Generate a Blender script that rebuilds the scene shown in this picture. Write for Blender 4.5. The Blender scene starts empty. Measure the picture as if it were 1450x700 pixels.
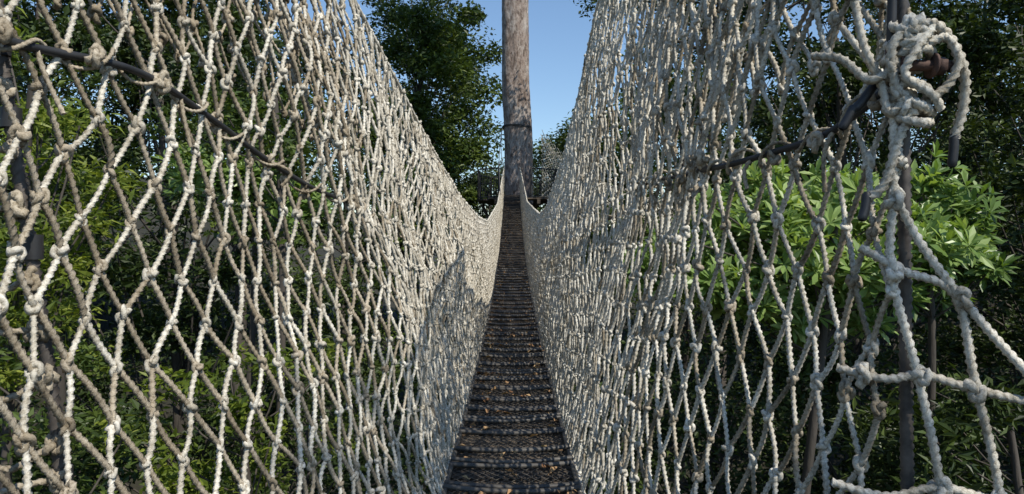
import bpy, math, numpy as np
from mathutils import Vector
rng=np.random.default_rng(7)
scene=bpy.context.scene
scene.view_settings.view_transform='Standard'
scene.view_settings.look='None'
scene.view_settings.exposure=0

# ---------------------------------------------------------------- helpers
def link(o,parent=None):
    scene.collection.objects.link(o)
    if parent: o.parent=parent
    return o
def empty(name):
    e=bpy.data.objects.new(name,None); link(e); return e
def mesh_obj(name,V,F,mat,parent=None,smooth=True):
    V=np.asarray(V,dtype=np.float32); F=np.asarray(F,dtype=np.int32)
    k=F.shape[1]
    me=bpy.data.meshes.new(name)
    me.vertices.add(len(V)); me.vertices.foreach_set('co',V.ravel())
    me.loops.add(F.size); me.loops.foreach_set('vertex_index',F.ravel())
    me.polygons.add(len(F))
    me.polygons.foreach_set('loop_start',np.arange(0,F.size,k,dtype=np.int32))
    me.polygons.foreach_set('use_smooth',np.full(len(F),smooth))
    me.update(calc_edges=True); me.validate()
    me.materials.append(mat)
    return link(bpy.data.objects.new(name,me),parent)
class Acc:
    def __init__(s): s.V=[];s.F=[];s.n=0
    def add(s,V,F):
        V=np.asarray(V,dtype=np.float32).reshape(-1,3);F=np.asarray(F)
        s.V.append(V);s.F.append(F+s.n);s.n+=len(V)
    def obj(s,name,mat,parent=None,smooth=True):
        return mesh_obj(name,np.concatenate(s.V),np.concatenate(s.F),mat,parent,smooth)
def norm(a): return a/np.maximum(np.linalg.norm(a,axis=-1,keepdims=True),1e-9)
def tubes(C,rad,sides=6,lobe=0.78,lay=0.055,closed=False):
    """C (N,R,3) centre lines -> twisted three-strand rope"""
    N,R,_=C.shape
    if closed: T=np.roll(C,-1,1)-np.roll(C,1,1)
    else: T=np.gradient(C,axis=1)
    T=norm(T)
    ref=np.where(np.abs(T[...,0:1])<0.7,np.array([1.,0,0]),np.array([0,1.,0]))
    ref=np.repeat(ref[:,R//2:R//2+1],R,1)
    A=norm(np.cross(T,ref));B=np.cross(T,A)
    s=np.concatenate([np.zeros((N,1)),np.cumsum(np.linalg.norm(np.diff(C,axis=1),axis=2),1)],1)
    tw=(2*math.pi/lay)*s if lay else s*0
    th=(2*math.pi*np.arange(sides)/sides)[None,None]+tw[...,None]
    rr=np.where(np.arange(sides)%2==0,1.0,lobe)[None,None]*np.broadcast_to(np.asarray(rad),(N,R))[...,None]
    V=C[:,:,None]+ (rr*np.cos(th))[...,None]*A[:,:,None]+(rr*np.sin(th))[...,None]*B[:,:,None]
    n=np.arange(N)[:,None,None]*R*sides
    rc=R if closed else R-1
    r=np.arange(rc)[None,:,None];k=np.arange(sides)[None,None]
    r2=(r+1)%R;k2=(k+1)%sides
    F=np.stack([n+r*sides+k,n+r*sides+k2,n+r2*sides+k2,n+r2*sides+k],-1).reshape(-1,4)
    return V.reshape(-1,3),F
def spline(P,n):
    P=np.asarray(P,float);t=np.linspace(0,len(P)-1,n)
    i=np.clip(t.astype(int),0,len(P)-2);f=(t-i)[:,None]
    p0=P[np.maximum(i-1,0)];p1=P[i];p2=P[i+1];p3=P[np.minimum(i+2,len(P)-1)]
    return .5*((2*p1)+(-p0+p2)*f+(2*p0-5*p1+4*p2-p3)*f*f+(-p0+3*p1-3*p2+p3)*f**3)
def rope_path(acc,P,r=.009,n=80,lobe=.72,lay=.055,sides=6):
    acc.add(*tubes(spline(P,n)[None],r,sides,lobe,lay))
def box(acc,c,s,rz=0,rx=0):
    x,y,z=s[0]/2,s[1]/2,s[2]/2
    V=np.array([[a,b,d] for d in(-z,z) for a,b in((-x,-y),(x,-y),(x,y),(-x,y))])
    if rx:
        cc,ss=math.cos(rx),math.sin(rx);V=V@np.array([[1,0,0],[0,cc,ss],[0,-ss,cc]])
    cc,ss=math.cos(rz),math.sin(rz);V=V@np.array([[cc,ss,0],[-ss,cc,0],[0,0,1]])
    F=[[0,3,2,1],[4,5,6,7],[0,1,5,4],[1,2,6,5],[2,3,7,6],[3,0,4,7]]
    acc.add(V+np.array(c),F)

# ---------------------------------------------------------------- materials
def newmat(name):
    m=bpy.data.materials.new(name);m.use_nodes=True
    nt=m.node_tree;b=nt.nodes['Principled BSDF'];return m,nt,b
def ramp(nt,src,stops):
    r=nt.nodes.new('ShaderNodeValToRGB');e=r.color_ramp.elements
    while len(e)<len(stops): e.new(.5)
    for i,(p,c) in enumerate(stops): e[i].position=p;e[i].color=(*c,1)
    nt.links.new(src,r.inputs[0]);return r.outputs[0]
def noise(nt,scale,detail=4,vec=None,rough=.6):
    n=nt.nodes.new('ShaderNodeTexNoise');n.inputs['Scale'].default_value=scale
    n.inputs['Detail'].default_value=detail;n.inputs['Roughness'].default_value=rough
    if vec: nt.links.new(vec,n.inputs['Vector'])
    return n.outputs['Fac']
def coords(nt,scale=(1,1,1)):
    t=nt.nodes.new('ShaderNodeTexCoord');m=nt.nodes.new('ShaderNodeMapping')
    m.inputs['Scale'].default_value=scale
    nt.links.new(t.outputs['Object'],m.inputs['Vector']);return m.outputs[0]
def mix(nt,a,b,f,mode='MIX'):
    m=nt.nodes.new('ShaderNodeMix');m.data_type='RGBA';m.blend_type=mode
    for s,i in((f,0),(a,6),(b,7)):
        if hasattr(s,'links'): nt.links.new(s,m.inputs[i])
        else: m.inputs[i].default_value=s if i==0 else (*s,1)
    return m.outputs[2]
def bump(nt,b,h,strength,dist):
    n=nt.nodes.new('ShaderNodeBump');n.inputs['Strength'].default_value=strength
    n.inputs['Distance'].default_value=dist
    nt.links.new(h,n.inputs['Height']);nt.links.new(n.outputs[0],b.inputs['Normal'])
def simple(name,stops,scale,rough=.85,bs=.4,bd=.01,vs=(1,1,1),metal=0,island=False):
    m,nt,b=newmat(name);c=coords(nt,vs);f=noise(nt,scale,6,c)
    col=ramp(nt,f,stops)
    if island:
        g=nt.nodes.new('ShaderNodeNewGeometry')
        col=mix(nt,col,ramp(nt,g.outputs['Random Per Island'],[(0,(.5,.48,.46)),(1,(1.3,1.25,1.15))]),1.0,'MULTIPLY')
    nt.links.new(col,b.inputs['Base Color'])
    b.inputs['Roughness'].default_value=rough;b.inputs['Metallic'].default_value=metal
    bump(nt,b,noise(nt,scale*3,5,c),bs,bd);return m
def rope_mat(name,lo,hi,dirt):
    m,nt,b=newmat(name);c=coords(nt)
    g=nt.nodes.new('ShaderNodeNewGeometry')
    col=ramp(nt,g.outputs['Random Per Island'],[(0,lo),(1,hi)])
    f=ramp(nt,noise(nt,7,7,c,.75),[(.46,(0,0,0)),(.66,(1,1,1))])
    col=mix(nt,col,dirt,f)
    fine=ramp(nt,noise(nt,110,5,c,.75),[(.34,(.42,.39,.34)),(.52,(.92,.91,.89)),(.6,(1,1,1))])
    col=mix(nt,col,fine,1.0,'MULTIPLY')
    nt.links.new(col,b.inputs['Base Color']);b.inputs['Roughness'].default_value=.92
    b.inputs['Specular IOR Level'].default_value=.15
    bump(nt,b,noise(nt,420,3,c),.8,.002);return m
M_rope=rope_mat('weathered_rope',(.60,.56,.475),(.82,.785,.69),(.38,.34,.265))
M_ropeold=rope_mat('old_rope',(.35,.295,.215),(.57,.505,.40),(.21,.175,.125))
def leaf_mat(name,stops,trans=.3,rough=.45):
    m,nt,b=newmat(name)
    g=nt.nodes.new('ShaderNodeNewGeometry');c=coords(nt)
    mx=nt.nodes.new('ShaderNodeMath');mx.operation='MULTIPLY_ADD'
    nt.links.new(noise(nt,.55,3,c),mx.inputs[0]);mx.inputs[1].default_value=1.1
    m2=nt.nodes.new('ShaderNodeMath');m2.operation='MULTIPLY_ADD'
    nt.links.new(g.outputs['Random Per Island'],m2.inputs[0]);m2.inputs[1].default_value=.55;m2.inputs[2].default_value=-.32
    nt.links.new(m2.outputs[0],mx.inputs[2])
    col=ramp(nt,mx.outputs[0],stops)
    nt.links.new(col,b.inputs['Base Color']);b.inputs['Roughness'].default_value=rough
    b.inputs['Specular IOR Level'].default_value=.3
    t=nt.nodes.new('ShaderNodeBsdfTranslucent');tc=mix(nt,col,(1.5,1.5,.55),1.0,'MULTIPLY')
    nt.links.new(tc,t.inputs['Color'])
    s=nt.nodes.new('ShaderNodeMixShader');s.inputs[0].default_value=trans
    nt.links.new(b.outputs[0],s.inputs[1]);nt.links.new(t.outputs[0],s.inputs[2])
    nt.links.new(s.outputs[0],nt.nodes['Material Output'].inputs[0]);return m
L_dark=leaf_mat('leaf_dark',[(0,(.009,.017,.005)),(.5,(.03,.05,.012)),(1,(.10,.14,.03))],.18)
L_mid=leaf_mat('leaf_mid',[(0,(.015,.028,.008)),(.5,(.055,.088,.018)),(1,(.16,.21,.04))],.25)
L_bright=leaf_mat('leaf_bright',[(0,(.045,.085,.02)),(.4,(.13,.21,.05)),(.75,(.28,.38,.12)),(1,(.46,.53,.25))],.3,.34)
L_yel=leaf_mat('leaf_yellowgreen',[(0,(.035,.06,.010)),(.5,(.13,.18,.025)),(1,(.38,.42,.08))],.38)
M_bark=simple('forest_bark',[(.3,(.03,.026,.02)),(.7,(.10,.085,.07))],3,.9,.8,.03,(1,1,.2))
M_cable=simple('steel_cable',[(.3,(.045,.04,.036)),(.7,(.14,.12,.105))],30,.6,.2,.002,(1,1,1),.35)
M_black=simple('black_rubber',[(.3,(.012,.012,.013)),(.7,(.03,.03,.03))],20,.55,.2,.001)
M_rust=simple('rusty_steel',[(.3,(.04,.027,.022)),(.55,(.095,.055,.042)),(.8,(.16,.11,.085))],40,.75,.6,.003,(1,1,1),.4)
M_wood=simple('deck_wood',[(.3,(.05,.04,.031)),(.6,(.12,.096,.074)),(.8,(.22,.18,.135))],9,.85,.6,.006,(.6,5,1),0,True)
M_mesh=simple('deck_mesh',[(.3,(.03,.028,.024)),(.7,(.12,.105,.085))],14,.7,.2,.001)
M_bar=simple('deck_bar',[(.3,(.03,.028,.025)),(.7,(.11,.10,.085))],10,.5,.3,.002)
M_rail=simple('dark_railing',[(.3,(.02,.02,.02)),(.7,(.05,.05,.045))],10,.7,.2,.002)

# ---------------------------------------------------------------- bridge shape
def zf(y): return -1.08+.0055*np.maximum(y-3,0)**2
def XB(y): return np.interp(y,[.9,1.4,2.0,2.9,30],[.80,.66,.47,.31,.31])
tabXL=([.9,1.4,2.0,2.95,4,5.6,10,26],[1.10,1.06,.90,.66,.50,.42,.35,.29])
tabZL=([.9,1.4,2.0,2.95,4,5.6,8,10,16,26],[1.6,1.5,1.35,1.03,.64,.40,.33,.36,.98,2.95])
tabXR=([.9,1.5,2,2.8,4.2,6,8.4,12,26],[.95,.86,.79,.66,.51,.45,.42,.37,.29])
tabZR=([.9,1.5,2.8,4.2,5,6,8.4,10,16,26],[1.7,1.7,1.62,1.44,1.12,.80,.48,.46,1.02,2.95])
def surf(side,y,v):
    y=np.asarray(y,float);v=np.asarray(v,float)
    tx,tz=(tabXL,tabZL) if side<0 else (tabXR,tabZR)
    xt=np.interp(y,*tx);zt=np.interp(y,*tz);zb=zf(y)+.01;xb=XB(y)
    p=np.interp(y,[1.4,3,5],[.45,.75,1.0])
    x=xb+(xt-xb)*np.clip(v,0,1.2)**p
    amp=np.interp(y,[1,3,8,20],[.030,.034,.022,.01])*np.sin(np.clip(v,0,1)*math.pi)
    ph=0 if side<0 else 2.1
    x=x+amp*(np.sin(y*3.1+ph+v*4)+.7*np.sin(y*7.3+v*9+ph*2)+.5*np.sin(v*14-y*2.2+ph))
    z=zb+(zt-zb)*v+amp*.8*np.sin(y*4.7+v*6+ph)
    return np.stack([side*x,y+amp*.8*np.sin(v*11+y*1.3+ph),z],-1)

def knot_template(rings,sides,r,sc,lay=.05):
    t=np.linspace(0,2*math.pi,rings,endpoint=False)
    C=np.stack([np.sin(t)+2*np.sin(2*t),np.cos(t)-2*np.cos(2*t),-1.2*np.sin(3*t)],-1)*sc
    return tubes(C[None],r,sides,.72,lay,True)
KT_hi=knot_template(60,6,.0074,.0048,.045)
KT_mid=knot_template(18,4,.0074,.0041,0)
CS=np.array([[a,b,c] for a in(-1,1) for b in(-1,1) for c in(-1,1)],float)*.0105
CF=np.array([[0,1,3,2],[4,6,7,5],[0,4,5,1],[2,3,7,6],[0,2,6,4],[1,5,7,3]])
def rand_rot(n):
    q=norm(rng.normal(size=(n,4)));w,x,y,z=q.T
    return np.stack([1-2*(y*y+z*z),2*(x*y-z*w),2*(x*z+y*w),2*(x*y+z*w),1-2*(x*x+z*z),2*(y*z-x*w),2*(x*z-y*w),2*(y*z+x*w),1-2*(x*x+y*y)],-1).reshape(n,3,3)
def put_knots(acc,P,tmpl,s0=.8,s1=1.2):
    P=np.asarray(P)
    if len(P)==0:return
    V,F=tmpl;n=len(P);R=rand_rot(n);s=rng.uniform(s0,s1,(n,1,1))
    W=np.einsum('nij,vj->nvi',R,V)*s*np.array([.85,.9,1.15])+P[:,None]
    FF=(F[None]+(np.arange(n)*len(V))[:,None,None]).reshape(-1,4)
    acc.add(W,FF)
def net_patch(acc,accold,side,y0,y1,v0,v1,rows,dys,jit=.009,off=0.,R=.0084):
    ys=[y0]
    while ys[-1]<y1: ys.append(ys[-1]+float(np.interp(ys[-1],[1.3,2.6,4],dys)))
    ys=np.array(ys);nc=len(ys);vs=np.linspace(v0,v1,rows+1)
    Y,Vv=np.meshgrid(ys,vs,indexing='ij')
    Y=Y+.012*np.sin(Y*5.3+Vv*7)+.010*np.sin(Y*2.1-Vv*13)
    P=surf(side,Y,Vv)+np.array([side*off,0,0])
    P=P+rng.normal(size=P.shape)*jit*np.array([.7,.8,.8])*np.interp(Y,[1,4,12],[1,.8,.4])[...,None]
    a=[];b=[];fam=[]
    for i in range(nc-1):
        for j in range(rows+1):
            if (i+j)%2: continue
            for dj,f in((1,0),(-1,1)):
                if 0<=j+dj<=rows: a.append((i,j));b.append((i+1,j+dj));fam.append(f)
    a=np.array(a);b=np.array(b);fam=np.array(fam)
    A=P[a[:,0],a[:,1]];B=P[b[:,0],b[:,1]];ym=(A[:,1]+B[:,1])/2
    for lo,hi,rings,sides,lobe,lay in((0,2.7,24,6,.66,.048),(2.7,5.0,9,6,.75,.085),(5.0,99,2,4,1,0)):
        for f in(0,1):
            mk=(ym>=lo)&(ym<hi)&((fam==f))
            if not mk.any(): continue
            old=rng.uniform(size=mk.sum())<(( .85 if side<0 else .4) if (f==1 and lo<1) else .12)
            t=np.linspace(0,1,rings)[None,:,None]
            bow=rng.normal(size=(mk.sum(),1,3))*.0035;bow[...,2]-=.002
            C=A[mk][:,None]*(1-t)+B[mk][:,None]*t+bow*4*t*(1-t)
            rr=R*rng.uniform(.88,1.12,(mk.sum(),1))*(1 if lo<2 else .93)
            for q,ac in((~old,acc),(old,accold)):
                if q.any(): ac.add(*tubes(C[q],rr[q],sides,lobe,lay))
    ii,jj=np.meshgrid(np.arange(nc),np.arange(rows+1),indexing='ij')
    mk=((ii+jj)%2==0);K=P[mk];ky=K[:,1]
    near=ky<2.7;o=rng.uniform(size=len(K))<.3
    put_knots(acc,K[near&~o],KT_hi);put_knots(accold,K[near&o],KT_hi)
    put_knots(acc,K[(ky>=2.7)&(ky<5)],KT_mid)
    put_knots(acc,K[ky>=5],(CS,CF))
    return P
bridge=empty('rope_suspension_bridge')
for side,nm in((-1,'net_wall_west'),(1,'net_wall_east')):
    A1=Acc();A2=Acc()
    y0=.95 if side<0 else 1.48
    net_patch(A1,A2,side,y0,26.5,0,1,22,[.058,.036,.027])
    if side>0: net_patch(A1,A2,side,y0+.05,3.3,.54,.80,6,[.06,.05,.04],jit=.018,off=.035)
    else: net_patch(A2,A2,side,y0+.05,3.0,.66,1.0,9,[.05,.04,.035],jit=.014,off=.09,R=.0055)
    ys=np.concatenate([np.linspace(y0,5,260),np.linspace(5.05,26.5,160)])
    for v,r in((1.0,.012),(0.0,.012)):
        C=surf(side,ys,np.full_like(ys,v));C[:,0]+=rng.normal(size=len(ys))*.001
        A1.add(*tubes(C[None],r,6,.75,.07))
    A1.obj(nm+'_rope',M_rope,bridge);A2.obj(nm+'_old_rope',M_ropeold,bridge)

# handrail cables
hz={-1:([1.2,1.4,1.65,2,2.4,3.4,5,8,10,16,26],[.39,.40,.42,.34,.19,.07,.03,-.02,.06,.62,2.55]),
    1:([1.45,1.55,1.65,2,2.8,4.5,6,8,10,16,26],[.37,.34,.27,.23,.26,.02,.02,.0,.06,.62,2.55])}
for side in(-1,1):
    ys=np.concatenate([np.linspace(1.2 if side<0 else 1.47,4,120),np.linspace(4.1,26.3,110)])
    z=np.interp(ys,*hz[side]);k=np.ones(9)/9;z=np.convolve(np.pad(z,4,'edge'),k,'valid')
    tz=tabZL if side<0 else tabZR
    v=(z-zf(ys))/(np.interp(ys,*tz)-zf(ys))
    C=surf(side,ys,v);C[:,2]=z;C[:,0]-=side*np.interp(ys,[1.5,2.3,3.2],[.014,.0,-.03])
    ac=Acc();ac.add(*tubes(C[None],np.interp(ys,[1.5,3],[.0095,.007])[None],8,1,0));ac.obj('handrail_cable',M_black,bridge)
    ac=Acc()
    n=900;t=np.linspace(0,1,n);yy=np.interp(t,[0,1],[ys[0],4.2])
    cx=np.stack([np.interp(yy,ys,C[:,i]) for i in range(3)],-1)
    ang=yy*2*math.pi/(.17 if side<0 else .12);rr=.018+.006*np.sin(yy*17)
    cx[:,0]+=np.cos(ang)*rr;cx[:,2]+=np.sin(ang)*rr*1.3
    ac.add(*tubes(cx[None],.0055,6,.75,.04))
    for yk in np.arange(ys[0]+.1,3.2,.22 if side<0 else .14):
        p=[np.interp(yk,ys,C[:,i]) for i in range(3)]
        put_knots(ac,np.array([p])+rng.normal(size=(1,3))*.018,KT_hi,1.1,1.6)
    for yk in np.arange(ys[0]+.2,3.0,.4 if side<0 else .25):
        p=np.array([np.interp(yk,ys,C[:,i]) for i in range(3)])
        L=rng.uniform(.05,.16)
        rope_path(ac,[p,p+[rng.normal()*.02-side*.02,rng.normal()*.02,-L*.4],p+[rng.normal()*.02-side*.025,0,-L]],.0065,30)
    ac.obj('handrail_lacing',M_ropeold,bridge)

# near end vertical hanger cables
ac=Acc()
rope_path(ac,[(-1.075,1.42,1.0),(-1.035,1.42,.47),(-.985,1.42,.1),(-.925,1.42,-.3),(-.90,1.42,-.6),(-.86,1.42,-1.05)],.0145,400,.78,.06)
rope_path(ac,[(.815,1.5,1.2),(.83,1.5,.5),(.835,1.5,0),(.84,1.5,-.5),(.85,1.5,-1.05)],.015,420,.78,.055)
ac.obj('hanger_cable',M_cable,bridge)
ac=Acc()
for p,h in(((-1.008,1.42,.26),.02),((-.965,1.42,.0),.025),((-.905,1.42,-.46),.02),((-1.03,1.42,.42),.035),((-.945,1.42,-.17),.015)):
    p=np.array(p);ac.add(*tubes(np.array([[p+[0,0,-h],p+[0,0,h]]]),.0195,10,1,0))
for P in ([(.915,1.46,.235),(.914,1.46,.20),(.910,1.46,.165)],[(.745,1.48,.115),(.738,1.475,.08),(.728,1.47,.055)],
          [(.728,1.5,.30),(.715,1.5,.275),(.70,1.5,.25)],[(.77,1.5,.345),(.745,1.5,.31),(.725,1.5,.29)],[(.80,1.49,.62),(.803,1.49,.52),(.80,1.49,.42)]):
    C=spline(P,10);r=np.full(10,.0095);r[0]=r[-1]=.006;ac.add(*tubes(C[None],r[None],10,1,0))
ac.obj('black_tie',M_black,bridge)
ac=Acc()
def cyl(ac,a,b,r,s=20):
    a=np.array(a,float);b=np.array(b,float);e=(b-a)*1e-3
    C=np.array([[a,a+e,b-e,b]]);ac.add(*tubes(C,np.array([[1e-4,r,r,1e-4]]),s,1,0))
cyl(ac,(.79,1.465,.378),(.908,1.45,.371),.0115)
cyl(ac,(.80,1.464,.377),(.812,1.463,.376),.024)
cyl(ac,(.872,1.454,.373),(.890,1.452,.372),.019,6)
cyl(ac,(.864,1.455,.374),(.869,1.455,.3735),.026)
cyl(ac,(.815,1.5,.44),(.815,1.5,.30),.02)
ac.obj('anchor_bolt',M_rust,bridge)
ac=Acc()
for k in range(7):
    t=np.linspace(0,2*math.pi,60,endpoint=False)
    z0=.46-.024*k+(-.045 if k>3 else 0)
    C=np.stack([.832+(.033+.006*(k%2))*np.cos(t),1.475+.036*np.sin(t),z0+.018*np.sin(t+k)],-1)
    ac.add(*tubes(C[None],.0115,6,.70,.05,True))
rope_path(ac,[(.83,1.45,.45),(.862,1.44,.455),(.897,1.44,.42),(.922,1.44,.36),(.928,1.45,.29),(.915,1.46,.225)],.0115,150,.70,.055)
rope_path(ac,[(.85,1.44,.415),(.885,1.435,.425),(.908,1.435,.38),(.89,1.44,.33),(.85,1.44,.30)],.0105,120,.70,.055)
rope_path(ac,[(.80,1.45,.44),(.78,1.45,.40),(.79,1.45,.33),(.82,1.45,.29),(.80,1.46,.22),(.775,1.47,.13),(.745,1.48,.10)],.0115,170,.70,.055)
rope_path(ac,[(.86,1.44,.45),(.82,1.43,.40),(.80,1.435,.35),(.85,1.43,.31),(.875,1.44,.28)],.0105,120,.70,.055)
rope_path(ac,[(.78,1.46,.36),(.74,1.47,.35),(.70,1.5,.40),(.66,1.55,.42)],.0105,110,.70,.055)
rope_path(ac,[(.81,1.45,.30),(.78,1.46,.28),(.77,1.47,.34),(.74,1.48,.42),(.73,1.5,.52)],.0105,120,.70,.055)
rope_path(ac,[(.795,1.47,.30),(.795,1.47,.11),(.79,1.47,-.05),(.84,1.46,-.27),(.88,1.45,-.5),(.9,1.44,-.85)],.0105,320)
rope_path(ac,[(.795,1.47,.11),(.85,1.46,0),(.93,1.44,-.12),(1.01,1.42,-.225),(1.09,1.4,-.315),(1.27,1.36,-.47)],.0105,220)
rope_path(ac,[(.74,1.5,-.0),(.81,1.46,-.05),(.91,1.45,-.10),(.945,1.44,-.28),(.99,1.43,-.52),(1.0,1.42,-.85)],.0105,260)
rope_path(ac,[(.70,1.52,-.26),(.78,1.47,-.275),(.85,1.46,-.265),(.94,1.44,-.29),(1.09,1.42,-.32),(1.3,1.4,-.33)],.0105,220)
rope_path(ac,[(.68,1.5,-.5),(.78,1.47,-.52),(.88,1.45,-.495),(1.0,1.44,-.52),(1.3,1.4,-.56)],.0105,220)
K=np.array([(.795,1.465,.10),(.795,1.465,-.05),(.92,1.44,-.105),(.845,1.455,-.265),(.943,1.44,-.29),(.88,1.45,-.5),(.99,1.43,-.52),(.74,1.49,-.27),(.815,1.455,.285),(.82,1.45,.445),(.785,1.46,.37),(1.09,1.41,-.317),(.835,1.45,.41),(.80,1.46,.325)])
put_knots(ac,K,KT_hi,1.2,1.5);put_knots(ac,K[8:11]+.01,KT_hi,1.3,1.7)
ac.obj('anchor_rope',M_rope,bridge)
ac=Acc()
for z in np.arange(-.85,.9,.115):
    x=np.interp(z,[-1.05,-.6,-.3,.1,.47,1.0],[-.86,-.90,-.925,-.985,-1.035,-1.075])
    z+=rng.normal()*.012
    put_knots(ac,[[x+rng.normal()*.006,1.405,z]],KT_hi,1.15,1.5)
    rope_path(ac,[(x,1.41,z),(x-.06,1.36,z-.02+rng.normal()*.02),(x-.13,1.3,z-.015+rng.normal()*.02)],.008,40)
ac.obj('hanger_lashing',M_ropeold,bridge)

# ---------------------------------------------------------------- deck
ac=Acc();y=-.6
while y<26.6:
    w=rng.uniform(.10,.135);sl=math.atan(.011*max(y-3,0))
    box(ac,(rng.normal()*.004,y,zf(y)-.018+rng.normal()*.004),(.60,w,.028),rng.normal()*.014,sl);y+=.152
ac.obj('deck_planks',M_wood,bridge,False)
ac=Acc();y=1.6
while y<26:
    n=13;xs=np.linspace(-.30,.30,n)
    bow0=rng.uniform(-.035,.02);ph=rng.normal()*.014
    for dy in (0,.055) if y<14 else (0,):
        bow=bow0+rng.uniform(-.012,.012)
        yy=y+dy+bow*(1-(xs/.3)**2)+ph*xs/.3
        C=np.stack([xs,yy,zf(yy)+.014+.003*rng.normal()],-1)
        C[:,2]+=.012*(xs/.3)**2
        ac.add(*tubes(C[None],.013,6,1,0))
    y+=.31+rng.normal()*.035
ys=np.linspace(-.6,26.5,200)
for x in(-.295,.295):
    C=np.stack([np.full_like(ys,x),ys,zf(ys)+.014],-1);ac.add(*tubes(C[None],.013,6,1,0))
ac.obj('deck_bars',M_bar,bridge)
px_,py_=.046,.032
A_=[];B_=[]
yy=2.2;i=0
while yy<8:
    xs=np.arange(-.285,.285,px_)+(px_/2 if i%2 else 0)
    for x in xs:
        for d in(-1,1):
            x2=x+d*px_/2
            if abs(x2)<.29:A_.append((x,yy));B_.append((x2,yy+py_))
    yy+=py_;i+=1
A_=np.array(A_);B_=np.array(B_)
def dz(P): return np.column_stack([P[:,0]+.006*np.sin(P[:,1]*6),P[:,1]+.01*np.sin(P[:,0]*9+P[:,1]*2),zf(P[:,1])+.008+.005*np.sin(P[:,1]*9+P[:,0]*5)])
ac=Acc();ac.add(*tubes(np.stack([dz(A_),dz(B_)],1),.0026,3,1,0));ac.obj('deck_mesh',M_mesh,bridge)

def leaves(C,L,W,up=.8,D=None,droop=.12):
    n=len(C);d=norm(rng.normal(size=(n,3))*np.array([1,1,.6])) if D is None else norm(D)
    nn=rng.normal(size=(n,3));nn[:,2]+=up*1.5
    s=norm(np.cross(d,nn));u=np.cross(s,d)
    L=(L*rng.uniform(.65,1.25,(n,1)));W=L*W*rng.uniform(.8,1.2,(n,1))
    V=np.stack([C,C+d*L*.45+s*W*.5+u*L*.05,C+d*L-u*L*droop,C+d*L*.45-s*W*.5+u*L*.05],1)
    F=np.arange(n*4).reshape(n,4);return V.reshape(-1,3),F
n=560;yy=2.2+rng.uniform(0,1,n)**1.4*23;xx=np.where(rng.uniform(size=n)<.5,rng.normal(size=n)*.12-.08,np.sign(rng.normal(size=n))*rng.uniform(.14,.28,n))
xx=np.clip(xx,-.28,.28);C=np.stack([xx,yy,zf(yy)+.026],-1)
D=rng.normal(size=(n,3));D[:,2]*=.1
V,F=leaves(C,.062,.5,2.2,D,.3)
M_fall=leaf_mat('fallen_leaf',[(0,(.09,.045,.022)),(.35,(.20,.105,.05)),(.65,(.36,.22,.11)),(1,(.46,.37,.20))],.1,.8)
mesh_obj('fallen_leaves',V,F,M_fall,None,False)

# ---------------------------------------------------------------- terrain
def ground(x,y):
    ax=np.abs(x);h=-9+10*np.clip((ax-7)/30,0,1)**1.3+7*np.clip((y-20)/60,0,1)
    return h+.5*np.sin(x*.35+1)*np.cos(y*.3)+.25*np.sin(x*.9+y*.7)
g=np.concatenate([np.linspace(-600,-62,14),np.linspace(-60,60,90),np.linspace(62,600,14)])
X,Y=np.meshgrid(g,g+15,indexing='ij');Z=ground(X,Y);N=len(g)
idx=np.arange(N*N).reshape(N,N);F=np.stack([idx[:-1,:-1],idx[1:,:-1],idx[1:,1:],idx[:-1,1:]],-1).reshape(-1,4)
M_ground=simple('forest_floor',[(.3,(.012,.014,.007)),(.55,(.03,.028,.016)),(.8,(.05,.04,.025))],1.5,.95,.8,.1)
mesh_obj('ground',np.stack([X,Y,Z],-1).reshape(-1,3),F,M_ground)
K=1500;cx=rng.uniform(-34,34,K);cy=rng.uniform(2,50,K)
cz=ground(cx,cy)+rng.uniform(0,2.6,K)
c=np.stack([cx,cy,cz],-1);m=46
P=(norm(rng.normal(size=(K,m,3)))*rng.uniform(.2,1,(K,m,1))**.5*np.array([1.1,1.1,.7])+c[:,None]).reshape(-1,3)
V,F=leaves(P,.34,.45);mesh_obj('undergrowth',V,F,L_dark,None,False)

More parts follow.
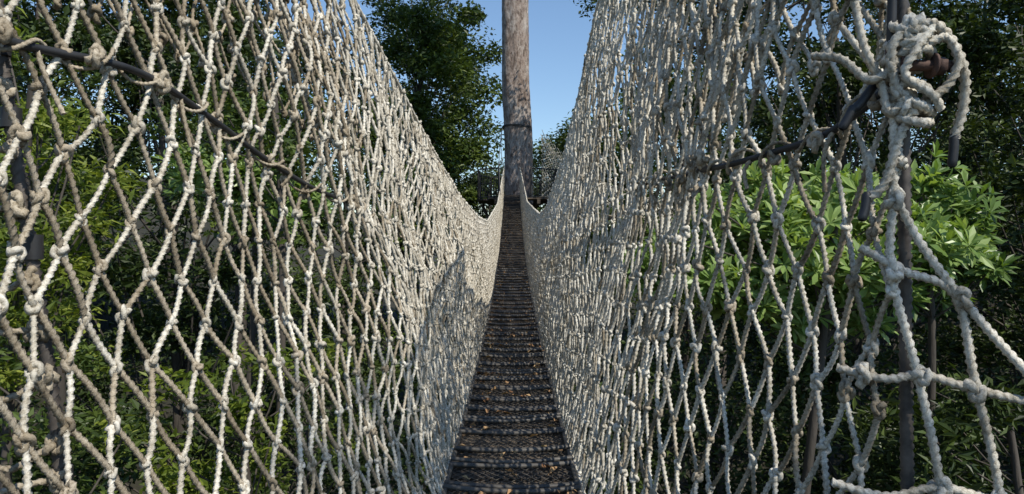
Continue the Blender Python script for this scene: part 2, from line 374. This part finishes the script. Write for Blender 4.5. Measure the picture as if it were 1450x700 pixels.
# ---------------------------------------------------------------- trees
def norm_p(a): return a/a.sum()
def tree(name,x,y,zc,rx,rz,nleaf,L,W,mat,K=60,cr=.9,trunk_r=.16,rosette=False,ry=None,droop=.12,up=.8):
    ry=ry or rx;e=empty(name);zg=float(ground(np.array(x),np.array(y)))
    d=norm(rng.normal(size=(K,3)));r=rng.uniform(.25,1,(K,1))**.6
    cc=d*r*np.array([rx,ry,rz])*rng.uniform(.85,1.1,(K,1))+np.array([x,y,zc])
    ac=Acc()
    top=zc+rz*.55;n=24;t=np.linspace(0,1,n)
    C=np.stack([x+.25*np.sin(t*5+x)*t,y+.2*np.cos(t*4+y)*t,zg-.3+(top-zg+.3)*t],-1)
    ac.add(*tubes(C[None],(trunk_r*(1-.8*t)+.02+trunk_r*.8*np.exp(-t*18))[None],9,.93,0))
    for c in cc[:min(K,40)]:
        zb=np.clip(c[2]-rng.uniform(.3,.9)*rz,zc-rz*1.1,top-.2);tt=(zb-zg)/(top-zg)
        b=np.array([np.interp(tt,t,C[:,0]),np.interp(tt,t,C[:,1]),zb])
        P=spline([b,(b+c)/2+rng.normal(size=3)*.12*rx*.3+[0,0,-.1*rz*.4],c],9)
        ac.add(*tubes(P[None],np.linspace(trunk_r*.32*(1-.5*tt),.008,9)[None],5,1,0))
    ac.obj('trunk_and_limbs',M_bark,e)
    per=rng.multinomial(nleaf,norm_p(rng.uniform(.4,1.6,K)))
    Cs=[];Ds=[]
    for c,m in zip(cc,per):
        q=norm(rng.normal(size=(m,3)));rad=cr*rng.uniform(.6,1.3)
        p=q*(rng.uniform(0,1,(m,1))**.5)*rad*np.array([1,1,.62])+c
        Cs.append(p);Ds.append(q)
    Cs=np.concatenate(Cs);Ds=np.concatenate(Ds)
    if rosette:
        k=10;perm=rng.permutation(len(Cs));Cs=Cs[perm];Ds=Ds[perm]
        n=len(Cs)//k;base=Cs[:n];ax=norm(Ds[:n]*.45+np.array([-.0,-.35,.8])+rng.normal(size=(n,3))*.25)
        a1=norm(np.cross(ax,[1,.2,0]));a2=np.cross(ax,a1)
        th=(np.arange(k)*2.4)[None]+rng.uniform(0,6,(n,1));op=np.linspace(.5,1.55,k)[None]+rng.normal(size=(n,k))*.12
        D=np.cos(op)[...,None]*ax[:,None]+np.sin(op)[...,None]*(np.cos(th)[...,None]*a1[:,None]+np.sin(th)[...,None]*a2[:,None])
        B=np.repeat(base,k,0);D=D.reshape(-1,3)
        s=norm(np.cross(D,np.repeat(ax,k,0)));u=norm(np.cross(s,D))
        m=len(B);Ls=L*rng.uniform(.65,1.15,(m,1));Ws=Ls*W
        mid1=B+D*Ls*.35;mid2=B+D*Ls*.68-u*Ls*.03;tip=B+D*Ls-u*Ls*.14
        V=np.stack([B,mid1+s*Ws*.3,mid2+s*Ws*.5,tip,mid2-s*Ws*.5,mid1-s*Ws*.3],1).reshape(-1,3)
        V6=np.arange(m*6).reshape(m,6)
        F=np.concatenate([V6[:,[0,1,2,5]],V6[:,[5,2,3,4]]])
        mesh_obj('crown',V,F,mat,e,False)
    else:
        V,F=leaves(Cs,L,W,up,None,droop);mesh_obj('crown',V,F,mat,e,False)
    return e
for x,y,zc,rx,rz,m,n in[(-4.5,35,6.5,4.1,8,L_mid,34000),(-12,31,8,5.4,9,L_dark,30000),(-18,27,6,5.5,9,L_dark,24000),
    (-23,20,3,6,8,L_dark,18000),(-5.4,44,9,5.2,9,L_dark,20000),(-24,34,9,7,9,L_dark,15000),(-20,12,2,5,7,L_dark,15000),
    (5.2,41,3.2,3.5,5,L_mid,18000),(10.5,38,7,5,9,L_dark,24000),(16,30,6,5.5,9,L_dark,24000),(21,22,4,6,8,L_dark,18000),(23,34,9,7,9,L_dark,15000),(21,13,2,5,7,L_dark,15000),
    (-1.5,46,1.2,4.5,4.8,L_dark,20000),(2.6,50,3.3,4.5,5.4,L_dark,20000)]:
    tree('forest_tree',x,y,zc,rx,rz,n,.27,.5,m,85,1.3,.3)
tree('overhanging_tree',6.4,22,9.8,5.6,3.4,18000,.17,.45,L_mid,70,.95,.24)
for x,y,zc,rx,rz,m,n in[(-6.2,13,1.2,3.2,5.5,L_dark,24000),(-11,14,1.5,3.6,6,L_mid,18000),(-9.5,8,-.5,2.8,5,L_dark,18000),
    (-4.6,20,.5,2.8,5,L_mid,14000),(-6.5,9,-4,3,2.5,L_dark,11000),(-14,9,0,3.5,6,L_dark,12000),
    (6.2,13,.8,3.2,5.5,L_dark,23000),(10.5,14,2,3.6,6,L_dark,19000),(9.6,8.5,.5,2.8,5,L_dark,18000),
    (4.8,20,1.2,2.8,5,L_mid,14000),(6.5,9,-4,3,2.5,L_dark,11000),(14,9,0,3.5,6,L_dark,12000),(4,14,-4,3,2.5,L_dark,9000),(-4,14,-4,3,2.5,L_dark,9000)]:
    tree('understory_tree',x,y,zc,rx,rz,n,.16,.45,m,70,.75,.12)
tree('rhododendron_tree',2.45,6.0,-.05,1.35,.80,8200,.175,.29,L_bright,76,.21,.05,True,.8)
tree('rhododendron_tree',3.7,6.7,.10,.75,.70,2800,.175,.29,L_bright,34,.2,.04,True,.8)
tree('rhododendron_tree',-2.75,7.0,.45,.75,.42,2600,.17,.29,L_bright,22,.2,.04,True,.6)
tree('bamboo_leaf_tree',-3.9,5.6,.3,.8,1.7,4600,.13,.2,L_yel,44,.25,.05,False,.9,.3,.3)
tree('small_leaf_tree',-2.2,5.6,-1.45,.95,.75,2000,.09,.45,L_yel,24,.24,.04)
tree('small_leaf_tree',-2.3,6.6,.9,.9,.9,2200,.085,.45,L_mid,16,.35,.04)
tree('small_leaf_tree',-3.1,4.6,-1.2,.7,.8,1700,.085,.4,L_mid,14,.35,.04)
tree('small_leaf_tree',4.2,6.2,-1.9,1.4,.8,4000,.14,.3,L_dark,18,.4,.05)
# unseen tree, added behind the walkway's start to dapple the near nets
tree('added_shade_tree',4.3,-3.0,6.2,2.0,1.6,1200,.14,.45,L_mid,22,.40,.12)

# ---------------------------------------------------------------- great trunk + platform
gt=empty('great_tree')
n=200;t=np.linspace(0,1,n);z=-8.5+32*t;sides=48
th=np.linspace(0,2*math.pi,sides,endpoint=False)
rad=(.60-.13*t+.6*np.exp(-t*16))[:,None]*(1+.03*np.sin(3*th+z[:,None]*.3)+.025*np.sin(7*th+z[:,None]*.7)+.012*np.sin(13*th+2*z[:,None])+.025*np.sin(z[:,None]*1.7+th)+.012*rng.normal(size=(n,sides)))
cx=.24-.10*np.clip((z-1)/9,0,3)[:,None]+.04*np.sin(z[:,None]*.6)
V=np.stack([cx+rad*np.cos(th),28+rad*np.sin(th),np.broadcast_to(z[:,None],rad.shape)],-1).reshape(-1,3)
i=np.arange(n-1)[:,None];k=np.arange(sides)[None];k2=(k+1)%sides
F=np.stack([i*sides+k,i*sides+k2,(i+1)*sides+k2,(i+1)*sides+k],-1).reshape(-1,4)
m,nt,b=newmat('great_bark');c=coords(nt,(1,1,.35));c2=coords(nt,(1,1,.7))
f1=ramp(nt,noise(nt,2.6,8,c2,.75),[(.32,(.19,.14,.11)),(.47,(.34,.27,.225)),(.6,(.47,.41,.36)),(.72,(.57,.53,.48))])
f2=ramp(nt,noise(nt,9,6,c,.75),[(.40,(.3,.26,.23)),(.54,(1,1,1))])
nt.links.new(mix(nt,f1,f2,.9,'MULTIPLY'),b.inputs['Base Color']);b.inputs['Roughness'].default_value=.9
bump(nt,b,noise(nt,8,8,c,.75),1,.08)
mesh_obj('trunk',V,F,m,gt)
ac=Acc()
cxx=.24-.10*3.75/9;a=np.linspace(0,2*math.pi,40,endpoint=False)
for q in(-.02,0,.02):
    C=np.stack([cxx+.58*np.cos(a),28+.58*np.sin(a),4.75+q+.02*np.sin(a*2)],-1);ac.add(*tubes(C[None],.014,6,1,0,True))
ac.obj('steel_band',M_rail,gt)
K=40;d=norm(rng.normal(size=(K,3)));cc=d*np.array([6,6,3.2])*rng.uniform(.5,1,(K,1))+[0,28,21.5]
Cs=np.concatenate([norm(rng.normal(size=(260,3)))*rng.uniform(0,1.5,(260,1))+c for c in cc])
V,F=leaves(Cs,.25,.45);mesh_obj('crown',V,F,L_mid,gt,False)
ac=Acc()
for c in cc: ac.add(*tubes(spline([[0,28,rng.uniform(15,21)],(c+[0,28,18])/2,c],8)[None],np.linspace(.15,.02,8)[None],6,1,0))
ac.obj('limbs',M_bark,gt)

pf=empty('tree_platform');ac=Acc();zp=1.82
for yy in np.arange(26.4,30.2,.16):
    hw=1.55 if abs(yy-28.2)<1.1 else 1.1
    if abs(yy-28)<.72:
        for s in(-1,1): box(ac,(.2+s*(.68+hw)/2,yy,zp),(hw-.68,.145,.05))
    else: box(ac,(.2,yy,zp),(hw*2,.145,.05))
for s in(-1,1):
    box(ac,(.2+s*.8,28.2,zp-.12),(.12,3.8,.16));
    ac.add(*tubes(np.array([[[.2+s*1.4,28.2,zp-.12],[.2+s*.5,28,-.2]]]),.07,6,1,0))
ac.obj('platform_deck',M_wood,pf,False)
ac=Acc()
def rail(a,b):
    a=np.array(a,float);b=np.array(b,float);L=np.linalg.norm(b-a);n=int(L/.11)
    for h,r in((1.15,.025),(.08,.02),(.6,.012)): ac.add(*tubes(np.array([[[*a,zp+h],[*b,zp+h]]]),r,6,1,0))
    for q in range(n+1):
        p=a+(b-a)*q/n;rr=.035 if q in(0,n) else .010
        ac.add(*tubes(np.array([[[*p,zp],[*p,zp+1.17]]]),rr,6,1,0))
for a,b in(((-1.3,27.1),(-1.3,29.3)),((-1.3,29.3),(-.9,30.1)),((-.9,30.1),(1.2,30.1)),((1.7,27.1),(1.7,28.6)),((-1.3,27.1),(-.5,26.45)),((.72,26.45),(1.7,27.1))): rail(a,b)
ac.obj('railing',M_rail,pf)
ac=Acc()
for s in(-1,1):
    for z1,yb,zb in((4.75,26.3,2.95),(4.75,18,1.35),(3.2,26.3,2.5)):
        ac.add(*tubes(spline([[.18+s*.58,28,z1],[s*.42,(28+yb)/2,(z1+zb)/2-.15],[s*.3,yb,zb]],12)[None],.012,5,1,0))
ac.obj('stay_cable',M_cable,pf)

# second bridge leaving the platform to the right
b2=empty('second_rope_bridge');A1=Acc()
def net2(o):
    nx,nz=110,26;P=np.zeros((nx,nz+1,3))
    for i_ in range(nx):
        u=i_/(nx-1);x=1.2+u*9
        base=1.85-.9*math.sin(u*2.4);top=base+1.15+1.7*math.exp(-u*5)
        for j in range(nz+1):
            v=j/nz;P[i_,j]=(x,28.8+o*(.35+.2*v)+u*6,base+(top-base)*v)
    a=[];b=[]
    for i_ in range(nx-1):
        for j in range(nz+1):
            if (i_+j)%2:continue
            for dj in(1,-1):
                if 0<=j+dj<=nz:a.append(P[i_,j]);b.append(P[i_+1,j+dj])
    A1.add(*tubes(np.stack([np.array(a),np.array(b)],1),.011,4,1,0))
net2(-1);net2(1);A1.obj('net_wall',M_rope,b2)
ac=Acc()
for i_ in range(60):
    u=i_/59;box(ac,(1.7+u*8.8,28.8+u*6,1.85-.9*math.sin(u*2.4)-.02),(.13,.5,.04),.55)
ac.obj('deck_planks',M_wood,b2,False)

# ---------------------------------------------------------------- light, world, camera
el=math.radians(50);az=math.radians(136)   # azimuth from +Y clockwise
S=Vector((math.sin(az)*math.cos(el),math.cos(az)*math.cos(el),math.sin(el)))
sd=bpy.data.lights.new('sun','SUN');sd.energy=5;sd.angle=math.radians(.5);sd.color=(1,.94,.84)
so=bpy.data.objects.new('sun',sd);link(so);so.rotation_euler=S.to_track_quat('Z','Y').to_euler();so.location=S*50
w=bpy.data.worlds.new('World');scene.world=w;w.use_nodes=True;nt=w.node_tree
sky=nt.nodes.new('ShaderNodeTexSky');sky.sky_type='NISHITA';sky.sun_disc=False
sky.sun_elevation=el;sky.sun_rotation=az;sky.dust_density=.1;sky.ozone_density=5;sky.air_density=1.2
nt.links.new(sky.outputs[0],nt.nodes['Background'].inputs[0]);nt.nodes['Background'].inputs[1].default_value=.15
cd=bpy.data.cameras.new('camera');cam=bpy.data.objects.new('camera',cd);link(cam)
cd.sensor_width=36;cd.lens=24.8;cd.clip_start=.02;cd.clip_end=3000
cam.location=(0,0,0);cam.rotation_euler=(math.radians(90),0,0)
scene.camera=cam
